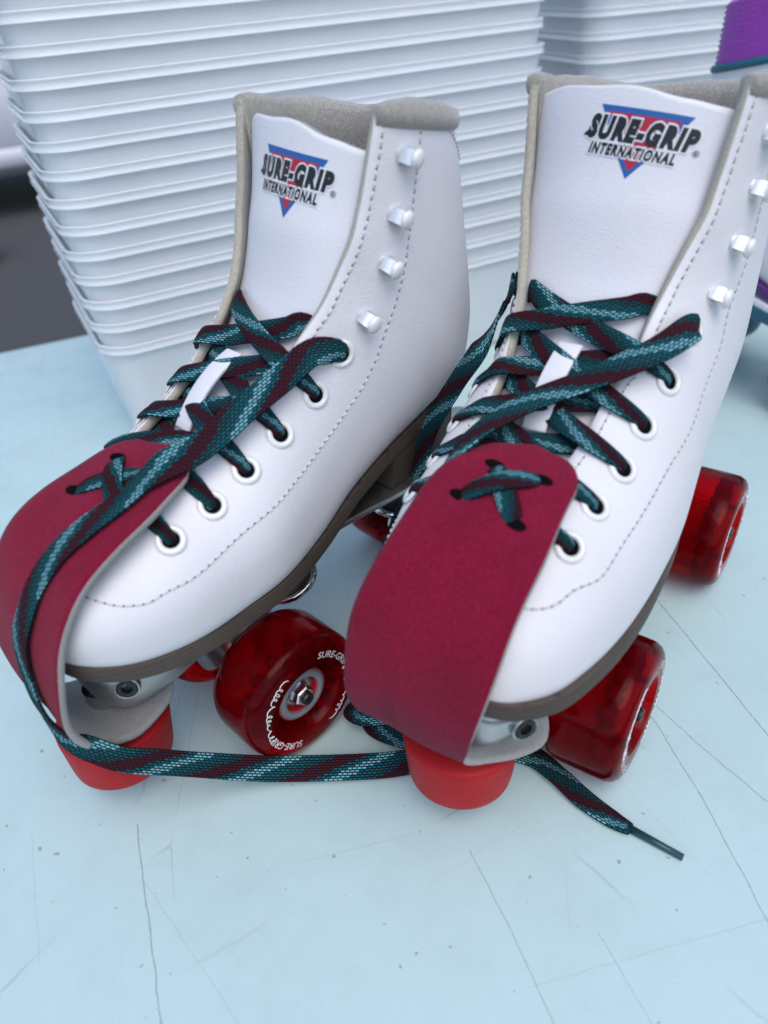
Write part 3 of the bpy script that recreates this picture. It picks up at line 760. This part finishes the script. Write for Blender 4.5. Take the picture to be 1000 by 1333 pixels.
    for run in loose['runs']:
        pts = []; nr = []; wp = []
        for e in run['pts']:
            if e[0] == 'eye':
                s, q = EY[e[1]][e[2]]; p = bp(s, e[1], q); nn = bn(s, e[1], q); d = e[3]
                pts += [p - nn * 2.5 - d * .4, p + nn * 1.0, p + nn * 2.6 + d * .8]; nr += [nn] * 3; wp += [.40, .55, .82]
            elif e[0] == 'boot':
                p = bp(e[1], e[2], e[3]); nn = bn(e[1], e[2], e[3]); pts.append(p + nn * e[4]); nr.append(nn); wp.append(1)
            elif e[0] == 'tongue':
                p, nn = tongue(e[1], e[2]); pts.append(p + nn * e[3]); nr.append(nn); wp.append(1)
            elif e[0] == 'f':
                pts.append(Vector(e[1])); nr.append(Vector(e[2]).normalized()); wp.append(1)
            elif e[0] == 'guard':
                p, nn = guard(key, e[1], e[2]); pts.append(p + nn * e[3]); nr.append(nn); wp.append(1)
            else:
                pts.append(w2l(e[1])); nr.append(n2l(e[2])); wp.append(e[3] if len(e) > 3 else 1)
        ribbon(lb, pts, nr, run.get('w', 9.5), 1.4, run.get('u', 0), wprof=wp)
        if 'tip' in run:
            a, b_ = (w2l(p) for p in run['tip']); agl.tube([a, a.lerp(b_, .5), b_], [1.7, 1.5, 1.4], 10); has_tip = True
    lace = done(lb, 'lace', 'lace_weave', root, uv=True)
    if has_tip: done(agl, 'aglet', 'aglet', lace)
    return root

UP = (0, 0, 1)
FN = Vector((.35, .5, .8))
L_RUN = dict(w=11, u=8, pts=[('eye', 1, 5, Vector((3, -2, 3))), ('f', (-35, 38, 178), FN), ('f', (-22, 36, 172.5), FN), ('f', (-5, 34.5, 167), FN), ('f', (6, 33.5, 162.5), FN), ('f', (16, 32, 159.5), FN), ('f', (25, 29, 158), FN), ('guard', .195, .50, 2.2), ('guard', .245, .45, 1.6), ('guard', .29, .38, 1.4),
     ('guard', .33, .32, 1.4), ('guard', .375, .25, 1.4), ('guard', .415, .22, 1.4), ('guard', .46, .24, 1.6), ('guard', .52, .40, 1.8), ('guard', .565, .58, 2.0),
     ('w', (-122.5, 176.5, 66), (-.3, -.85, .4)), ('w', (-115.4, 175.5, 60), (-.15, -.85, .5)), ('w', (-107, 176, 52.5), (0, -.85, .5)), ('w', (-96, 181, 42), (0, -.8, .6)), ('w', (-84, 187, 30), (0, -.8, .6)), ('w', (-68, 193, 17), (0, -.7, .7)), ('w', (-50, 197, 8), (0, -.6, .8)), ('w', (-12, 196, 6), (0, -.5, .85)), ('w', (10, 199, 4), (0, -.2, 1)),
     ('w', (34, 203, 2.5), UP), ('w', (54, 197, 2.5), UP), ('w', (64, 186, 2.5), (.2, .1, 1)), ('w', (72, 174, 2.2), UP, .9), ('w', (81, 164, 2.0), UP, .75), ('w', (87, 159, 1.9), UP, .45)],
     tip=((86, 160, 1.9), (103, 146, 1.6)))
skate_L = make_skate('L', (-72.65, 250.31), -2.39849, 1, 'white lace-up roller skate at left, its red toe guard cut by the frame edge',
    dict(logo=(.845, .07, -.08), wheel_rot=-.85, free_side=1, runs=[L_RUN]))
R1 = dict(w=10.5, u=21, pts=[('eye', -1, 5, Vector((4, 1, 3))), ('f', (-37, -31, 181), (.3, -.4, .85)), ('f', (-26, -26, 178), (.3, -.3, .9)), ('f', (-15, -16, 173.5), (.35, -.1, .93)), ('f', (-8, -7, 169.5), (.35, 0, .93)), ('f', (2, 5, 165), (.35, .1, .93)), ('f', (15, 15, 160), (.35, .3, .88)), ('f', (24, 21, 154), (.3, .5, .8)), ('f', (28, 27, 145), (.2, .8, .5)), ('f', (30, 33, 131), (.1, .95, .2)),
     ('w', (3, 236, 96), (-.9, .3, .2)), ('w', (-4, 240, 62), (-.9, .2, .2)), ('w', (-8, 238, 30), (-.8, -.2, .4)), ('w', (-9, 231, 8), (-.4, -.4, .8)), ('w', (-14, 221, 3.5), UP), ('w', (-4, 212, 4), UP), ('w', (12, 208, 4), UP), ('w', (30, 214, 3), UP)])
R2 = dict(w=9.5, u=3, pts=[('boot', .625, 1, .90, -4), ('boot', .62, 1, .985, 1.5), ('boot', .615, 1, .88, 3.5), ('w', (43, 270, 163), (-.8, -.5, .3)), ('w', (35, 282, 143), (-.8, -.5, .2)), ('w', (24, 294, 115), (-.8, -.6, .1)), ('w', (14, 297, 80), (-.8, -.6, .1)), ('w', (3, 300, 50), (-.8, -.6, .1)),
     ('w', (-5, 304, 24), (-.7, -.6, .4)), ('w', (-8, 298, 6), (-.2, -.3, .9)), ('w', (-6, 279, 3), UP), ('w', (-9, 255, 3), UP), ('w', (-18, 236, 3.5), UP), ('w', (-23, 226, 5), (.2, .1, 1)), ('w', (-17, 221, 9), (.5, -.5, .7)), ('w', (-4, 221, 8), (0, -.6, .7)), ('w', (12, 214, 5), (0, -.5, .8)), ('w', (26, 209, 4), UP)])
R3 = dict(w=8, u=13, pts=[('w', (38, 246, 3), UP), ('w', (70, 262, 3), UP), ('w', (100, 262, 2.5), UP), ('w', (118, 268, 2.2), UP, .8), ('w', (124, 274, 2), UP, .4)])
skate_R = make_skate('R', (60.32, 220.27), -2.22873, -1, 'white lace-up roller skate at right, red toe guard with crossed lace facing the camera',
    dict(logo=(.875, -.17, -.10), wheel_rot=2.1, free_side=-1, runs=[R1, R2, R3]))

# ---------------------------------------------------------------- nested storage tubs
TW, TD, TR, TH = 385, 150, 26, 87
def tub_mesh():
    b = MB(); t = 1.3
    prof = [(0, -13), (1.5, -11.2), (6, -10.4), (79.6, -2.6), (81.6, -2.3), (82.1, -1.6), (82.2, -.6), (80.9, -.4), (80.6, .1), (80.7, .7), (81.3, .85), (81.8, .35), (85.6, .25), (86.3, .9), (86.9, .5), (87, -.4), (86.7, -1.2), (85.4, -2.0), (83.5, -3.3), (80, -3.9), (6, -11.8), (2.6, -13.2), (1.6, -15)]
    R = [[(x, y, z) for x, y in rrect(TW + 2 * e, TD + 2 * e, TR + e, 9)] for z, e in prof]
    b.rings(R, True, True)
    return b
tubm = tub_mesh().build('storage_tub', 'clear_plastic'); tub_me = tubm.data
ORD = ['bottom', 'second', 'third', 'fourth', 'fifth', 'sixth', 'seventh', 'eighth', 'ninth', 'tenth', 'eleventh', 'twelfth', 'thirteenth', 'fourteenth', 'fifteenth', 'sixteenth']
def tub_stack(cx, cy, yaw, n, desc, group, first=None):
    for i in range(n):
        o = first if (first and i == 0) else link('storage_tub', tub_me)
        j = random.Random(i * 7 + n)
        o.location = (cx + j.uniform(-.0012, .0012), cy + j.uniform(-.0012, .0012), i * .0164 + .0004)
        o.rotation_euler = (0, 0, yaw + j.uniform(-.004, .004))
        tag(o, (f'translucent plastic tub, bottom one of {desc}' if i == 0 else f'translucent plastic tub, {ORD[i]} from the bottom of {desc}'), 'plastic tub', group)
yw = math.radians(25); fl = Vector((-.1865, .490, 0)); dx = Vector((math.cos(yw), math.sin(yw), 0)); dy = Vector((-math.sin(yw), math.cos(yw), 0))
c1 = fl + dx * (TW / 2 * MM) + dy * (TD / 2 * MM)
tub_stack(c1.x, c1.y, yw, 15, 'the tall stack behind the left skate', 'tubs nested in the tall stack', tubm)
yw2 = math.radians(12); c2 = Vector((.375, .815, 0))
tub_stack(c2.x, c2.y, yw2, 14, 'the stack at back right', 'tubs nested in the back right stack')

# ---------------------------------------------------------------- third skate, only its edge in the frame
def other_skate():
    root = link('roller_skate', None); tag(root, 'white skate with purple lining and teal sole, cut off by the right frame edge', 'roller skate')
    root.location = (.320, .520, .004); root.rotation_euler = (0, 0, math.radians(-62))
    NS, NQ = 60, 18; V = []; Fc = []
    cols = [(-1, 1 - k / NQ) for k in range(NQ)] + [(1, k / NQ) for k in range(NQ + 1)]
    for i in range(NS + 1):
        for sd_, q in cols:
            p = bp(i / NS, sd_, q); V.append((p.x + 40, p.y, p.z - 22))
    nc = len(cols)
    for i in range(NS):
        for j in range(nc - 1): Fc.append((i * nc + j, i * nc + j + 1, (i + 1) * nc + j + 1, (i + 1) * nc + j))
    b = mesh('boot', V, Fc, ['white_leather', 'purple_knit', 'white_leather'], root)
    f0 = max(b.data.polygons, key=lambda f: f.center.x)
    if f0.normal.x < 0: b.data.flip_normals()
    solid(b, 4, 1, 2)
    # ribbed purple cuff standing above the collar
    R = []; path = [(-1, .98 - .96 * k / 20) for k in range(20)] + [(1, .02 + .96 * k / 20) for k in range(21)]
    cb = MB()
    for k, (sd_, q) in enumerate(path):
        p = bp(1, sd_, q); nn = bn(.985, sd_, q); nn = Vector((nn.x, nn.y, 0)).normalized()
        pr = [(-3, -14), (-1.5, -4)]
        for r_ in range(12): z = 0 + r_ * 3.2; pr += [(1.2 + .7 - r_ * .10, z), (1.2 - .7 - r_ * .10, z + 1.6)]
        pr += [(-4, 40), (-7, 37), (-8, 10), (-8, -14)]
        R.append([p + nn * a + Vector((40, 0, z_ - 26)) for a, z_ in pr])
    cb.rings(R); cb.build('lining_cuff', 'purple_knit', root)
    pp = MB(); pp.tube([bp(1, a_, q_) + bn(.985, a_, q_) * 1.5 + Vector((40, 0, -27)) for a_, q_ in path], 2.6, 10); pp.build('piping', 'teal_rubber', root)
    for nm, z0, z1, ex, mat in (('purple_band', -4, 3, 1.5, 'purple_rubber'), ('midsole', -9, -4, 2.2, 'print_white'), ('outsole', -17, -9, 3.2, 'teal_rubber')):
        s_ = MB(); R = []
        for i in range(60):
            k = kf(.71 * i / 59); zz = (93 - 22) + (k[1] - 93) * (1 if z1 > 0 else .55)
            a, c = k[4] * .955 + ex, k[5] * .955 + ex
            if i == 0: a, c = a * .5, c * .5
            R.append([(k[0] + 40, -c, zz + z0 + 4), (k[0] + 40, -c, zz + z1 + 4), (k[0] + 40, a, zz + z1 + 4), (k[0] + 40, a, zz + z0 + 4)])
        s_.rings(R); bevel(s_.build(nm, mat, root), 1.5, 2)
    pb = MB(); pb.box((-5, 0, 52), (190, 40, 8), None, 2); pb.build('plate', 'cast_metal', root)
    for x in (45, -75):
        t = MB(); t.box((x, 0, 38), (24, 30, 26), None, 4); t.build('truck', 'cast_metal', root)
        for sy in (-1, 1):
            b_ = MB(); b_.lathe([(-14, 8), (-15, 20), (-13, 25), (-9, 27), (9, 27), (13, 25), (15, 20), (14, 8)], 32, frame((0, sy, 0), (1, 0, 0)), (x, sy * 32, 27)); b_.build('wheel', 'teal_rubber', root)
    return root
other_skate()

# ---------------------------------------------------------------- far things on the asphalt at left
def parked_car():
    root = link('parked_car', None); tag(root, 'pale grey parked car far behind the table at left edge', 'car')
    root.location = (-2.55, 5.55, -.74); root.rotation_euler = (0, 0, math.radians(22))
    b = MB(); R = []
    for x, zt, zb, hw in ((-2150, 700, 420, 760), (-2050, 820, 300, 840), (-1200, 960, 240, 880), (-600, 1000, 230, 890), (700, 1000, 230, 890), (1500, 960, 240, 880), (1980, 900, 300, 850), (2060, 760, 420, 780)):
        R.append([(x, -hw + 90, zb), (x, -hw, zb + 140), (x, -hw - 10, (zt + zb) / 2), (x, -hw + 40, zt - 60), (x, -hw + 130, zt), (x, hw - 130, zt), (x, hw - 40, zt - 60), (x, hw + 10, (zt + zb) / 2), (x, hw, zb + 140), (x, hw - 90, zb)])
    b.rings(R); b.build('body', 'car_paint', root)
    c = MB(); R = []
    for z, x0, x1, hw in ((950, -1300, 1750, 800), (1200, -800, 1500, 720), (1430, -350, 1250, 640), (1470, -250, 1150, 600)):
        R.append([(x0, -hw, z), (x1, -hw, z), (x1, hw, z), (x0, hw, z)])
    c.rings(R); bevel(c.build('cabin', 'car_dark', root), 60, 3)
    s_ = MB(); s_.box((0, -885, 330), (2700, 40, 110), None, 15); s_.build('side_skirt', 'car_paint', root)
    for x in (-1320, 1330):
        for sy in (-1, 1):
            t = MB(); t.lathe([(-100, 180), (-105, 300), (-80, 325), (80, 325), (105, 300), (100, 180)], 36, frame((0, sy, 0), (1, 0, 0)), (x, sy * 800, 325)); w_ = t.build('wheel', 'car_dark', root)
            r_ = MB(); r_.lathe([(80, .01), (96, 60), (90, 185), (60, 190)], 30, frame((0, sy, 0), (1, 0, 0)), (x, sy * 800, 325)); r_.build('rim', 'steel', w_)
parked_car()
def bag(name, loc, yaw, w_, d_, h_, mat, label, cat):
    b = MB(); R = []; rr = random.Random(5)
    for i in range(12):
        t = i / 11; f = (.92 + .16 * math.sin(math.pi * t * .9)) * (1 if t < .8 else 1 - (t - .8) * 2.6); z = h_ * t
        R.append([(w_ / 2 * f * spow(math.cos(a), .7) + 12 * math.sin(3 * a + t * 6), d_ / 2 * f * spow(math.sin(a), .7) + 10 * math.sin(5 * a + t * 4), z) for a in [6.28318 * k / 30 for k in range(30)]])
    b.rings(R); o = b.build(name, mat); o.location = loc; o.rotation_euler = (0, 0, yaw); return tag(o, label, cat)
bag('sandbag', (-1.99, 3.85, -.738), .3, 300, 260, 330, 'bag', 'grey weight bag on the asphalt at the left edge', 'bag')
